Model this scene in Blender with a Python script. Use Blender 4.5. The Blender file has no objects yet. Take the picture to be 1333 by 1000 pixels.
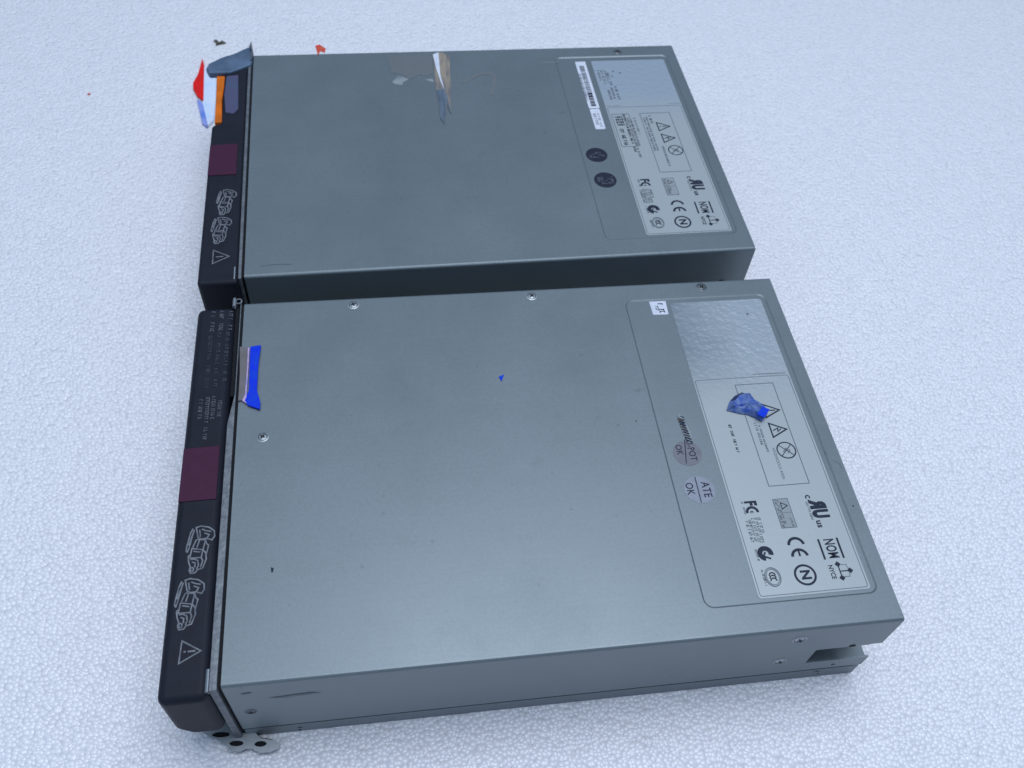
import bpy, bmesh, math, random
from mathutils import Vector, Matrix
from mathutils.geometry import tessellate_polygon
random.seed(7)
SC = bpy.context.scene
COL = SC.collection
S = 0.34            # one unit = the length of a power supply case, in metres

# ---------------------------------------------------------------- camera
cam = bpy.data.cameras.new('camera')
cam.sensor_width = 36.0
cam.lens = 36.0 * 1208.29 / 1333.0
cam.clip_start, cam.clip_end = 0.02, 50.0
cam.dof.use_dof = True; cam.dof.focus_distance = 0.50; cam.dof.aperture_fstop = 15
cam_o = bpy.data.objects.new('camera', cam)
COL.objects.link(cam_o)
RW = ((0.9901545740131428, -0.12449315438988096, 0.06399510974209452),
      (0.061036388860780416, 0.7954138300779913, 0.6029854045956387),
      (-0.12597015041541015, -0.5931427260201272, 0.7951812546668848))
cam_o.matrix_world = (Matrix.Translation(Vector((0.26020596, -0.47242082, 1.51258377)) * S)
                      @ Matrix(RW).transposed().to_4x4())
SC.camera = cam_o

# ---------------------------------------------------------------- light: soft overcast shade
world = bpy.data.worlds.new('World')
SC.world = world
world.use_nodes = True
wn, wl = world.node_tree.nodes, world.node_tree.links
bg = wn['Background']
tc = wn.new('ShaderNodeTexCoord'); sx = wn.new('ShaderNodeSeparateXYZ')
rmp = wn.new('ShaderNodeValToRGB')
wl.new(tc.outputs['Generated'], sx.inputs[0])
wl.new(sx.outputs['Z'], rmp.inputs[0])
e = rmp.color_ramp.elements
e[0].position = 0.0; e[0].color = (0.045, 0.065, 0.10, 1)
e[1].position = 1.0; e[1].color = (0.66, 0.80, 0.98, 1)
m_ = e.new(0.45); m_.color = (0.12, 0.225, 0.41, 1)
m_ = e.new(0.80); m_.color = (0.47, 0.60, 0.78, 1)
wl.new(rmp.outputs[0], bg.inputs['Color'])
bg.inputs['Strength'].default_value = 0.85

def area(name, loc, target, size, power, col):
    l = bpy.data.lights.new(name, 'AREA'); l.shape = 'DISK'; l.size = size
    l.energy = power; l.color = col
    o = bpy.data.objects.new(name, l); COL.objects.link(o)
    o.location = loc
    o.rotation_euler = (Vector(target) - Vector(loc)).to_track_quat('-Z', 'Y').to_euler()
    return o
area('soft_light', (0.50, 0.40, 2.8), (0.2, 0.25, 0), 2.0, 46.5, (0.81, 0.88, 1.0))

SC.render.engine = 'CYCLES'
SC.view_settings.view_transform = 'Standard'
SC.view_settings.look = 'None'
SC.view_settings.exposure = 0.0
SC.view_settings.gamma = 1.0

# ---------------------------------------------------------------- materials
def mat(name, col, rough=0.5, metal=0.0, noise=None, bump=None, spec=0.16, coat=0.0, col2=None, scale3=(1, 1, 1), rvar=0.0):
    """col / col2 mixed by a noise of the given scale; bump = (scale, strength, distance)"""
    m = bpy.data.materials.new(name); m.use_nodes = True
    nt = m.node_tree; n, l = nt.nodes, nt.links
    b = n['Principled BSDF']
    b.inputs['Roughness'].default_value = rough
    b.inputs['Metallic'].default_value = metal
    b.inputs['Specular IOR Level'].default_value = spec
    b.inputs['Coat Weight'].default_value = coat
    b.inputs['Base Color'].default_value = (*col, 1)
    tc = n.new('ShaderNodeTexCoord'); mp = n.new('ShaderNodeMapping')
    mp.inputs['Scale'].default_value = scale3
    l.new(tc.outputs['Object'], mp.inputs[0])
    if col2 is None: col2 = tuple(c * 0.86 for c in col)
    nz = n.new('ShaderNodeTexNoise'); nz.inputs['Scale'].default_value = noise or 40
    nz.inputs['Detail'].default_value = 6
    l.new(mp.outputs[0], nz.inputs[0])
    mx = n.new('ShaderNodeMix'); mx.data_type = 'RGBA'
    mx.inputs[6].default_value = (*col, 1); mx.inputs[7].default_value = (*col2, 1)
    rg = n.new('ShaderNodeMapRange'); rg.inputs[1].default_value = 0.35; rg.inputs[2].default_value = 0.68
    l.new(nz.outputs[0], rg.inputs[0]); l.new(rg.outputs[0], mx.inputs[0])
    l.new(mx.outputs[2], b.inputs['Base Color'])
    if rvar:
        rr = n.new('ShaderNodeMapRange'); rr.inputs[3].default_value = rough - rvar; rr.inputs[4].default_value = rough + rvar
        l.new(nz.outputs[0], rr.inputs[0]); l.new(rr.outputs[0], b.inputs['Roughness'])
    if bump:
        nb = n.new('ShaderNodeTexNoise'); nb.inputs['Scale'].default_value = bump[0]; nb.inputs['Detail'].default_value = 4
        l.new(mp.outputs[0], nb.inputs[0])
        bp = n.new('ShaderNodeBump'); bp.inputs['Strength'].default_value = bump[1]; bp.inputs['Distance'].default_value = bump[2]
        l.new(nb.outputs[0], bp.inputs['Height']); l.new(bp.outputs[0], b.inputs['Normal'])
    return m

def foam_material():
    m = bpy.data.materials.new('expanded_foam'); m.use_nodes = True
    n, l = m.node_tree.nodes, m.node_tree.links
    b = n['Principled BSDF']; b.inputs['Roughness'].default_value = 0.24
    b.inputs['Specular IOR Level'].default_value = 0.6
    tc = n.new('ShaderNodeTexCoord')
    # warp the coordinates a little so the beads are squashed unevenly
    wz = n.new('ShaderNodeTexNoise'); wz.inputs['Scale'].default_value = 45
    va = n.new('ShaderNodeVectorMath'); va.operation = 'SCALE'; va.inputs['Scale'].default_value = 0.004
    vb = n.new('ShaderNodeVectorMath'); vb.operation = 'ADD'
    l.new(tc.outputs['Object'], wz.inputs[0]); l.new(wz.outputs['Color'], va.inputs[0])
    l.new(tc.outputs['Object'], vb.inputs[0]); l.new(va.outputs[0], vb.inputs[1])
    hs = []
    v = n.new('ShaderNodeTexVoronoi'); v.feature = 'F1'; v.inputs['Scale'].default_value = 400
    v.inputs['Randomness'].default_value = 0.85
    v2 = n.new('ShaderNodeTexVoronoi'); v2.feature = 'DISTANCE_TO_EDGE'; v2.inputs['Scale'].default_value = 400
    v2.inputs['Randomness'].default_value = 0.85
    l.new(vb.outputs[0], v.inputs[0]); l.new(vb.outputs[0], v2.inputs[0])
    # dome height = 1 - d^2 ; each bead sits a little higher or lower
    sq = n.new('ShaderNodeMath'); sq.operation = 'MULTIPLY'; l.new(v.outputs['Distance'], sq.inputs[0]); l.new(v.outputs['Distance'], sq.inputs[1])
    inv = n.new('ShaderNodeMath'); inv.operation = 'MULTIPLY_ADD'; inv.inputs[1].default_value = -1.35; inv.inputs[2].default_value = 1.0
    l.new(sq.outputs[0], inv.inputs[0])
    sp = n.new('ShaderNodeSeparateColor'); l.new(v.outputs['Color'], sp.inputs[0])
    ad = n.new('ShaderNodeMath'); ad.operation = 'MULTIPLY_ADD'; ad.inputs[1].default_value = 0.35
    l.new(sp.outputs[0], ad.inputs[0]); l.new(inv.outputs[0], ad.inputs[2])
    nz = n.new('ShaderNodeTexNoise'); nz.inputs['Scale'].default_value = 60; nz.inputs['Detail'].default_value = 3
    l.new(tc.outputs['Object'], nz.inputs[0])
    ad2 = n.new('ShaderNodeMath'); ad2.operation = 'MULTIPLY_ADD'; ad2.inputs[1].default_value = 0.9
    l.new(nz.outputs[0], ad2.inputs[0]); l.new(ad.outputs[0], ad2.inputs[2])
    bp = n.new('ShaderNodeBump'); bp.inputs['Strength'].default_value = FOAM_BUMP; bp.inputs['Distance'].default_value = 0.0010
    l.new(ad2.outputs[0], bp.inputs['Height']); l.new(bp.outputs[0], b.inputs['Normal'])
    # bead to bead tone and crevice shade painted into the joints
    mx = n.new('ShaderNodeMix'); mx.data_type = 'RGBA'
    mx.inputs[6].default_value = (0.85, 0.83, 0.865, 1); mx.inputs[7].default_value = (0.93, 0.91, 0.93, 1)
    l.new(sp.outputs[1], mx.inputs[0])
    mr = n.new('ShaderNodeMapRange'); mr.inputs[1].default_value = 0.0; mr.inputs[2].default_value = 0.12
    mr.inputs[3].default_value = 0.95; mr.inputs[4].default_value = 1.0
    l.new(v2.outputs['Distance'], mr.inputs[0])
    ml = n.new('ShaderNodeMix'); ml.data_type = 'RGBA'; ml.blend_type = 'MULTIPLY'; ml.inputs[0].default_value = 1.0
    l.new(mx.outputs[2], ml.inputs[6]); l.new(mr.outputs[0], ml.inputs[7])
    l.new(ml.outputs[2], b.inputs['Base Color'])
    return m
FOAM_BUMP = 0.72

def galvanised(name, col, rough, metal):
    """satin zinc sheet: cloudy tone, faint rolling lines, tiny specks"""
    m = bpy.data.materials.new(name); m.use_nodes = True
    n, l = m.node_tree.nodes, m.node_tree.links
    b = n['Principled BSDF']; b.inputs['Metallic'].default_value = metal
    tc = n.new('ShaderNodeTexCoord')
    n1 = n.new('ShaderNodeTexNoise'); n1.inputs['Scale'].default_value = 14; n1.inputs['Detail'].default_value = 8; n1.inputs['Roughness'].default_value = 0.62
    l.new(tc.outputs['Object'], n1.inputs[0])
    mp = n.new('ShaderNodeMapping'); mp.inputs['Scale'].default_value = (20, 900, 60); l.new(tc.outputs['Object'], mp.inputs[0])
    n2 = n.new('ShaderNodeTexNoise'); n2.inputs['Scale'].default_value = 1; n2.inputs['Detail'].default_value = 3; l.new(mp.outputs[0], n2.inputs[0])
    n3 = n.new('ShaderNodeTexNoise'); n3.inputs['Scale'].default_value = 900; n3.inputs['Detail'].default_value = 2; l.new(tc.outputs['Object'], n3.inputs[0])
    def mr(src, a, b_, c, d):
        r = n.new('ShaderNodeMapRange'); r.inputs[1].default_value = a; r.inputs[2].default_value = b_
        r.inputs[3].default_value = c; r.inputs[4].default_value = d; l.new(src, r.inputs[0]); return r.outputs[0]
    def mul(a, b_):
        q = n.new('ShaderNodeMath'); q.operation = 'MULTIPLY'; l.new(a, q.inputs[0]); l.new(b_, q.inputs[1]); return q.outputs[0]
    k = mul(mul(mr(n1.outputs[0], .3, .7, .95, 1.04), mr(n2.outputs[0], .3, .7, .988, 1.01)), mr(n3.outputs[0], .3, .7, .95, 1.05))
    n4 = n.new('ShaderNodeTexNoise'); n4.inputs['Scale'].default_value = 170; n4.inputs['Detail'].default_value = 1; l.new(tc.outputs['Object'], n4.inputs[0])
    n5 = n.new('ShaderNodeTexNoise'); n5.inputs['Scale'].default_value = 38; n5.inputs['Detail'].default_value = 5; n5.inputs['Roughness'].default_value = .7; l.new(tc.outputs['Object'], n5.inputs[0])
    k = mul(mul(k, mr(n4.outputs[0], .755, .79, 1.0, .84)), mr(n5.outputs[0], .60, .74, 1.0, .93))
    mx = n.new('ShaderNodeMix'); mx.data_type = 'RGBA'; mx.blend_type = 'MULTIPLY'; mx.inputs[0].default_value = 1
    mx.inputs[6].default_value = (*col, 1); l.new(k, mx.inputs[7]); l.new(mx.outputs[2], b.inputs['Base Color'])
    l.new(mr(n1.outputs[0], .3, .7, rough - .04, rough + .06), b.inputs['Roughness'])
    bp = n.new('ShaderNodeBump'); bp.inputs['Strength'].default_value = 0.05; bp.inputs['Distance'].default_value = 0.0003
    l.new(n2.outputs[0], bp.inputs['Height']); l.new(bp.outputs[0], b.inputs['Normal'])
    return m

def label_material(worn):
    """silver label stock; its far end is covered by a crinkled, clouded film"""
    m = bpy.data.materials.new('worn_silver_label' if worn else 'silver_label'); m.use_nodes = True
    n, l = m.node_tree.nodes, m.node_tree.links
    b = n['Principled BSDF']; b.inputs['Roughness'].default_value = 0.38; b.inputs['Metallic'].default_value = 0.15
    tc = n.new('ShaderNodeTexCoord'); sx = n.new('ShaderNodeSeparateXYZ'); l.new(tc.outputs['Object'], sx.inputs[0])
    nz = n.new('ShaderNodeTexNoise'); nz.inputs['Scale'].default_value = 60; l.new(tc.outputs['Object'], nz.inputs[0])
    ad = n.new('ShaderNodeMath'); ad.operation = 'MULTIPLY_ADD'; ad.inputs[1].default_value = 0.02
    l.new(nz.outputs[0], ad.inputs[0]); l.new(sx.outputs['Y'], ad.inputs[2])
    mr = n.new('ShaderNodeMapRange'); mr.inputs[1].default_value = 0.42 * S + 0.01; mr.inputs[2].default_value = 0.53 * S + 0.01
    l.new(ad.outputs[0], mr.inputs[0])
    mx = n.new('ShaderNodeMix'); mx.data_type = 'RGBA'
    mx.inputs[6].default_value = (0.40, 0.435, 0.438, 1); mx.inputs[7].default_value = (0.345, 0.40, 0.455, 1)
    l.new(mr.outputs[0], mx.inputs[0])
    if worn:                                        # silver rubbed away towards the label's left edge: zinc shows
        ax = n.new('ShaderNodeMath'); ax.operation = 'MULTIPLY_ADD'; ax.inputs[1].default_value = 0.03
        l.new(nz.outputs[0], ax.inputs[0]); l.new(sx.outputs['X'], ax.inputs[2])
        xr = n.new('ShaderNodeMapRange'); xr.inputs[1].default_value = 0.775 * S + .015; xr.inputs[2].default_value = 0.90 * S + .015
        l.new(ax.outputs[0], xr.inputs[0])
        fm = n.new('ShaderNodeMix'); fm.data_type = 'RGBA'
        fm.inputs[6].default_value = (0.22, 0.26, 0.285, 1); fm.inputs[7].default_value = (0.36, 0.405, 0.44, 1)
        l.new(xr.outputs[0], fm.inputs[0]); l.new(fm.outputs[2], mx.inputs[7])
    l.new(mx.outputs[2], b.inputs['Base Color'])
    v = n.new('ShaderNodeTexNoise'); v.inputs['Scale'].default_value = 260; v.inputs['Detail'].default_value = 2; l.new(tc.outputs['Object'], v.inputs[0])
    q = n.new('ShaderNodeMath'); q.operation = 'MULTIPLY_ADD'; q.inputs[1].default_value = 0.55; q.inputs[2].default_value = 0.03
    l.new(mr.outputs[0], q.inputs[0])
    bp = n.new('ShaderNodeBump'); bp.inputs['Distance'].default_value = 0.0012
    l.new(q.outputs[0], bp.inputs['Strength']); l.new(v.outputs[0], bp.inputs['Height']); l.new(bp.outputs[0], b.inputs['Normal'])
    return m

M = {}
M['zinc'] = galvanised('zinc_sheet', (0.186, 0.220, 0.234), 0.38, 0.44)
M['tray'] = galvanised('zinc_tray', (0.190, 0.222, 0.238), 0.45, 0.40)
M['bright'] = mat('bright_steel', (0.44, 0.47, 0.49), 0.42, 0.7, 120, (300, .2, .0004), rvar=.08)
M['edge'] = mat('worn_steel_edge', (0.22, 0.235, 0.245), 0.5, 0.6, 260, (500, .5, .0006), col2=(0.14, 0.15, 0.17))
M['inside'] = mat('inner_steel', (0.26, 0.28, 0.30), 0.5, 0.6, 60)  # plain steel of the inner wall and rear panel
M['hole'] = mat('dark_hole', (0.012, 0.013, 0.016), 0.7)
M['bezel'] = mat('black_bezel_plastic', (0.016, 0.017, 0.025), 0.5, 0, 90, (1400, .25, .0003), spec=.14, col2=(0.019, 0.021, 0.032), rvar=.05)
M['plum'] = mat('plum_plastic', (0.068, 0.018, 0.045), 0.5, 0, 200, (1400, .2, .0003), spec=.14, col2=(0.06, 0.017, 0.042))
M['icon'] = mat('grey_bezel_print', (0.235, 0.245, 0.265), 0.55, 0, 300, col2=(0.12, 0.13, 0.15))
M['iconmid'] = mat('dull_bezel_print', (0.15, 0.16, 0.18), 0.55, 0, 300, col2=(0.07, 0.075, 0.09))
M['icondim'] = mat('worn_bezel_print', (0.085, 0.09, 0.11), 0.6, 0, 300, col2=(0.03, 0.032, 0.042))
M['label'] = label_material(False); M['labelworn'] = label_material(True)
M['ink'] = mat('label_ink', (0.018, 0.024, 0.045), 0.5, 0, 900, col2=(0.03, 0.036, 0.06))
M['inkgrey'] = mat('faded_label_ink', (0.12, 0.14, 0.17), 0.5, 0, 900, col2=(0.16, 0.18, 0.21))
M['inkbrown'] = mat('grey_box_print', (0.335, 0.365, 0.375), 0.5, 0, 900)
M['white'] = mat('white_paper', (0.72, 0.74, 0.80), 0.5, 0, 200, col2=(0.62, 0.65, 0.74))
M['clearcirc'] = mat('clear_round_sticker', (0.31, 0.325, 0.375), 0.35, 0.1, 300, col2=(0.275, 0.285, 0.335))
M['pinkcirc'] = mat('pinkish_round_sticker', (0.215, 0.21, 0.235), 0.35, 0.1, 300, col2=(0.185, 0.18, 0.205))
M['darkcirc'] = mat('dark_round_sticker', (0.016, 0.019, 0.034), 0.5, 0, 1200, col2=(0.03, 0.035, 0.055))
M['foam'] = foam_material()
M['blue'] = mat('saturated_blue_tape', (0.005, 0.03, 0.72), 0.35, 0, 150, (200, .3, .001), col2=(0.005, 0.06, 0.60))
M['bluefilm'] = mat('crumpled_blue_film', (0.05, 0.11, 0.42), 0.3, 0, 260, (220, .8, .002), spec=.4, col2=(0.20, 0.27, 0.46))
M['navy'] = mat('navy_film_fold', (0.02, 0.035, 0.12), 0.3, 0, 160)
M['brown'] = mat('brown_tape_backing', (0.16, 0.15, 0.14), 0.5, 0, 100, col2=(0.20, 0.18, 0.2))
M['pinkish'] = mat('pink_tape_edge', (0.60, 0.42, 0.62), 0.4, 0, 200, col2=(0.30, 0.28, 0.60))
M['grip'] = mat('steel_blue_grip', (0.085, 0.125, 0.19), 0.45, 0.2, 70, (200, .3, .001), col2=(0.14, 0.20, 0.29))
M['orange'] = mat('orange_lever', (0.80, 0.17, 0.01), 0.45, 0, 90, col2=(0.55, 0.13, 0.01))
M['inset'] = mat('slate_inset', (0.075, 0.10, 0.17), 0.5, 0, 80, col2=(0.10, 0.085, 0.16))
M['redp'] = mat('red_plastic', (0.85, 0.015, 0.012), 0.4, 0, 90)
M['palep'] = mat('pale_blue_film', (0.62, 0.76, 0.98), 0.4, 0, 90, col2=(0.78, 0.82, 0.92))
M['bluep'] = mat('soft_blue_film', (0.16, 0.26, 0.72), 0.4, 0, 90, col2=(0.34, 0.40, 0.80))
M['tan'] = mat('tan_tape', (0.36, 0.30, 0.23), 0.55, 0, 60, (400, .4, .001), col2=(0.17, 0.16, 0.17), scale3=(6, 1, 1))
M['slate'] = mat('dark_tape_residue', (0.09, 0.12, 0.16), 0.5, 0, 60, col2=(0.16, 0.20, 0.25), scale3=(6, 1, 1))
M['scuff'] = mat('pale_scuff', (0.32, 0.36, 0.37), 0.6, 0.1, 120, col2=(0.20, 0.23, 0.25))
M['stain'] = mat('brownish_stain', (0.20, 0.20, 0.19), 0.55, 0.2, 120)
M['redink'] = mat('red_fleck', (0.70, 0.05, 0.03), 0.5, 0, 300, col2=(0.6, 0.16, 0.1))
M['darkspeck'] = mat('brown_speck', (0.10, 0.09, 0.07), 0.7, 0, 300)
M['faint'] = galvanised('browned_zinc', (0.190, 0.203, 0.208), 0.5, 0.40)
M['smudge'] = mat('grey_smudge', (0.13, 0.15, 0.165), 0.5, 0.3, 200, col2=(0.19, 0.22, 0.235))
M['slot_shade'] = mat('slot_shade_black', (0.015, 0.017, 0.02), 0.7)  # near-black tone for the shade seen through the bracket slots
M['black'] = mat('black_connector', (0.02, 0.02, 0.022), 0.5)

# ---------------------------------------------------------------- mesh builder (coordinates in case lengths)
class MB:
    def __init__(self, z=0.0):
        self.v = []; self.f = []; self.m = []; self.ms = []; self.z = z; self.k = 0
    def mi(self, m):
        if m not in self.ms: self.ms.append(m)
        return self.ms.index(m)
    def lift(self):
        self.k += 1
        return self.z + (self.k % 90) * 0.000005
    def face(self, pts, m):
        i = len(self.v); self.v += [tuple(p) for p in pts]
        self.f.append(tuple(range(i, i + len(pts)))); self.m.append(self.mi(m))
    def flat(self, pts, m, z=None):
        """filled outline lying in the label plane, facing up"""
        z = self.lift() if z is None else z
        a = sum(pts[i][0] * pts[(i + 1) % len(pts)][1] - pts[(i + 1) % len(pts)][0] * pts[i][1] for i in range(len(pts)))
        if a < 0: pts = pts[::-1]
        i = len(self.v); self.v += [(p[0], p[1], z) for p in pts]; k = self.mi(m)
        for t in tessellate_polygon([[Vector((p[0], p[1], 0)) for p in pts]]):
            p0, p1, p2 = (Vector(self.v[i + q]) for q in t)
            if (p1 - p0).cross(p2 - p0).z < 0: t = (t[0], t[2], t[1])
            self.f.append(tuple(i + q for q in t)); self.m.append(k)
    def stroke(self, pts, w, m, closed=False):
        z = self.lift(); n = len(pts); P = [Vector(p) for p in pts]
        if closed and (P[0] - P[-1]).length < 1e-6: P.pop(); n -= 1
        if not closed and (P[0] - P[-1]).length < 1e-6: closed = True; P.pop(); n -= 1
        L_, R_ = [], []
        for i in range(n):
            a = P[i - 1] if (i or closed) else None
            b = P[(i + 1) % n] if (i < n - 1 or closed) else None
            d1 = (P[i] - a).normalized() if a is not None else None
            d2 = (b - P[i]).normalized() if b is not None else None
            d = ((d1 or d2) + (d2 or d1)); d = d.normalized() if d.length > 1e-6 else d1
            nn = Vector((-d.y, d.x)); r = d2 or d1
            c = max(0.45, abs(nn.dot(Vector((-r.y, r.x)))))
            nn *= w / 2 / c
            L_.append(P[i] + nn); R_.append(P[i] - nn)
        for i in range(n if closed else n - 1):
            j = (i + 1) % n
            self.face([(*R_[i], z), (*R_[j], z), (*L_[j], z), (*L_[i], z)], m)
    def circle(self, c, r, w, m, a0=0, a1=360, n=28, sx=1, sy=1):
        full = abs(a1 - a0) >= 360
        pts = [(c[0] + r * sx * math.cos(math.radians(a0 + (a1 - a0) * i / n)),
                c[1] + r * sy * math.sin(math.radians(a0 + (a1 - a0) * i / n))) for i in range(n if full else n + 1)]
        self.stroke(pts, w, m, closed=full)
    def disc(self, c, r, m, n=28, z=None, sx=1, sy=1):
        self.flat([(c[0] + r * sx * math.cos(2 * math.pi * i / n), c[1] + r * sy * math.sin(2 * math.pi * i / n)) for i in range(n)], m, z)
    def prism(self, pts, z0, z1, m):
        a = sum(pts[i][0] * pts[(i + 1) % len(pts)][1] - pts[(i + 1) % len(pts)][0] * pts[i][1] for i in range(len(pts)))
        if a < 0: pts = pts[::-1]
        n = len(pts)
        self.face([(p[0], p[1], z1) for p in pts], m)
        self.face([(p[0], p[1], z0) for p in pts[::-1]], m)
        for i in range(n):
            a, b = pts[i], pts[(i + 1) % n]
            self.face([(a[0], a[1], z0), (b[0], b[1], z0), (b[0], b[1], z1), (a[0], a[1], z1)], m)
    def box(self, x0, x1, y0, y1, z0, z1, m):
        self.prism([(x0, y0), (x1, y0), (x1, y1), (x0, y1)], z0, z1, m)
    def text(self, s, c, size, m, up=(1, 0), bold=0.0, sx=1.0, align='CENTER', mirror=False):
        """letters centred on c; up = direction of the letters' tops"""
        cu = bpy.data.curves.new('t', 'FONT'); cu.body = s; cu.size = 1; cu.align_x = align; cu.align_y = 'CENTER'
        cu.offset = bold; cu.resolution_u = 3; cu.space_character = 1.05
        o = bpy.data.objects.new('t', cu); COL.objects.link(o)
        bpy.context.view_layer.update()
        me = o.evaluated_get(bpy.context.evaluated_depsgraph_get()).to_mesh()
        z = self.lift(); i = len(self.v); k = self.mi(m)
        ux, uy = up; rx, ry = uy, -ux
        for v in me.vertices:
            a = v.co.x * size * sx * (-1 if mirror else 1); b = v.co.y * size
            self.v.append((c[0] + rx * a + ux * b, c[1] + ry * a + uy * b, z))
        for p in me.polygons:
            t = tuple(i + q for q in p.vertices)
            self.f.append(t[::-1] if mirror else t); self.m.append(k)
        o.evaluated_get(bpy.context.evaluated_depsgraph_get()).to_mesh_clear()
        bpy.data.objects.remove(o); bpy.data.curves.remove(cu)
    def fine(self, x, y0, y1, h, m, dens=1.0):
        """a line of print too small to read: worn little strokes; runs from y0 down to y1, letter height h"""
        y = y0
        while y > y1:
            cw = h * random.uniform(.45, .8)
            if random.random() < .86 * dens:
                a = y - cw * .15; b = y - cw * .85
                k = random.random()
                w = h * .2
                if k < .4: self.stroke([(x - h / 2, a), (x + h / 2, a)], w, m); self.stroke([(x + h * .4, a), (x + h * .35, b)], w, m)
                elif k < .7: self.stroke([(x - h / 2, a), (x + h / 2, (a + b) / 2), (x - h / 2, b)], w, m)
                else: self.stroke([(x - h * .45, b), (x - h * .4, a), (x + h * .4, a), (x + h * .45, b)], w, m)
            y -= cw
            if random.random() < .16: y -= h * .5
    def build(self, name, parent=None, bevel=0, seg=3, smooth=False):
        me = bpy.data.meshes.new(name)
        me.from_pydata([(x * S, y * S, z * S) for x, y, z in self.v], [], self.f)
        for m in self.ms: me.materials.append(M[m])
        me.polygons.foreach_set('material_index', self.m)
        if bevel:
            bm = bmesh.new(); bm.from_mesh(me); bmesh.ops.remove_doubles(bm, verts=bm.verts, dist=1e-6)
            bmesh.ops.recalc_face_normals(bm, faces=bm.faces); bm.to_mesh(me); bm.free()
        me.update()
        o = bpy.data.objects.new(name, me); COL.objects.link(o)
        if parent is not None: o.parent = parent
        if bevel:
            b = o.modifiers.new('bevel', 'BEVEL'); b.width = bevel * S; b.segments = seg; b.limit_method = 'ANGLE'
            b.angle_limit = math.radians(40); b.harden_normals = False
            for p in me.polygons: p.use_smooth = True
            w = o.modifiers.new('wn', 'WEIGHTED_NORMAL')
        elif smooth:
            for p in me.polygons: p.use_smooth = True
        return o

def tag(o, label, cat, group=None):
    o['label'] = label; o['category'] = cat
    if group: o['group'] = group
    return o

def rrect(x0, x1, y0, y1, r, n=5):
    pts = []
    for cx, cy, a in ((x1 - r, y0 + r, -90), (x1 - r, y1 - r, 0), (x0 + r, y1 - r, 90), (x0 + r, y0 + r, 180)):
        for i in range(n + 1):
            t = math.radians(a + 90 * i / n); pts.append((cx + r * math.cos(t), cy + r * math.sin(t)))
    return pts

# ---------------------------------------------------------------- the sheet everything rests on
def foam_sheet():
    b = MB(); b.box(-4, 5, -3, 6, -0.15, 0.0, 'foam')
    o = b.build('foam_sheet'); o['kind'] = 'structure'
foam_sheet()
D, H = 0.7079, 0.2266
Z = H

# ---------------------------------------------------------------- measured outlines (case lengths)
ICON = [
   [(-0.0509, 0.2514), (-0.0438, 0.2534), (-0.0322, 0.2505), (-0.0238, 0.2437), (-0.0226, 0.2344), (-0.0262, 0.2283), (-0.0343, 0.2316), (-0.0417, 0.231), (-0.0469, 0.2341), (-0.0509, 0.2514)] ,
   [(-0.0456, 0.247), (-0.0436, 0.2351)] ,
   [(-0.0423, 0.248), (-0.0364, 0.2449), (-0.0283, 0.2428)] ,
   [(-0.0384, 0.2411), (-0.0309, 0.2378), (-0.0333, 0.2328)] ,
   [(-0.0555, 0.25), (-0.0587, 0.2417), (-0.0625, 0.2187), (-0.0625, 0.2111)] ,
   [(-0.0535, 0.2477), (-0.0559, 0.2349), (-0.059, 0.2171), (-0.0611, 0.2097)] ,
   [(-0.0547, 0.2426), (-0.0599, 0.2223)] ,
   [(-0.0493, 0.2304), (-0.0535, 0.2179)] ,
   [(-0.0443, 0.2299), (-0.0474, 0.2173)] ,
   [(-0.0357, 0.2292), (-0.0382, 0.2127)] ,
   [(-0.0489, 0.2309), (-0.0357, 0.2292), (-0.0337, 0.2225), (-0.0306, 0.2196), (-0.0326, 0.2058), (-0.0344, 0.2098)] ,
   [(-0.0545, 0.2162), (-0.0382, 0.2127), (-0.0399, 0.2001), (-0.0566, 0.2004), (-0.0545, 0.2162)] ,
   [(-0.0519, 0.2114), (-0.0417, 0.2092)] ,
   [(-0.0382, 0.2127), (-0.0338, 0.2071), (-0.0324, 0.1969), (-0.0369, 0.1823), (-0.044, 0.1805), (-0.047, 0.1758), (-0.0535, 0.1752), (-0.0557, 0.1803), (-0.0548, 0.1864), (-0.0576, 0.1942), (-0.059, 0.2032), (-0.057, 0.2063)] ,
   [(-0.0399, 0.2001), (-0.0374, 0.1948), (-0.0399, 0.1838)] ,
   [(-0.0553, 0.1978), (-0.0498, 0.1985), (-0.0445, 0.1955), (-0.043, 0.1878), (-0.0452, 0.1818)] ,
   [(-0.0527, 0.1938), (-0.0482, 0.1921), (-0.0481, 0.1846)] ,
   [(-0.0542, 0.1839), (-0.0521, 0.1849), (-0.0497, 0.183), (-0.0499, 0.179), (-0.0524, 0.1783), (-0.0539, 0.1809), (-0.0542, 0.1839)] ,
]
TRI = [(-0.057, 0.0729), (-0.0296, 0.0556), (-0.0589, 0.0394)]
BRACKET = [(-0.0731, 0.0316), (-0.0664, 0.011), (-0.0555, 0.0033), (-0.0421, -0.0034), (-0.0286, -0.0126), (-0.0229, -0.0215), (-0.0073, -0.0247), (0.0003, -0.0209), (0.0108, -0.0225), (0.0214, -0.0296), (0.037, -0.03), (0.0499, -0.0262), (0.0524, -0.02), (0.0417, -0.0123), (0.0232, -0.0077), (0.0096, 0.0056), (-0.0201, 0.0234)]
S1 = [(-0.0517, 0.0055), (-0.0243, 0.0031)]
S2 = [(-0.0248, -0.0104), (-0.0032, -0.0127)]
S3 = [(0.0131, -0.0155), (0.0319, -0.017)]
GRIP = [(-0.1035, 0.6511), (-0.0985, 0.6697), (-0.0724, 0.6923), (-0.0455, 0.7056), (-0.0131, 0.731), (-0.0061, 0.7308), (-0.0013, 0.7061), (-0.003, 0.663), (-0.0351, 0.6433), (-0.0483, 0.6346), (-0.0966, 0.6336)]
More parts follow.
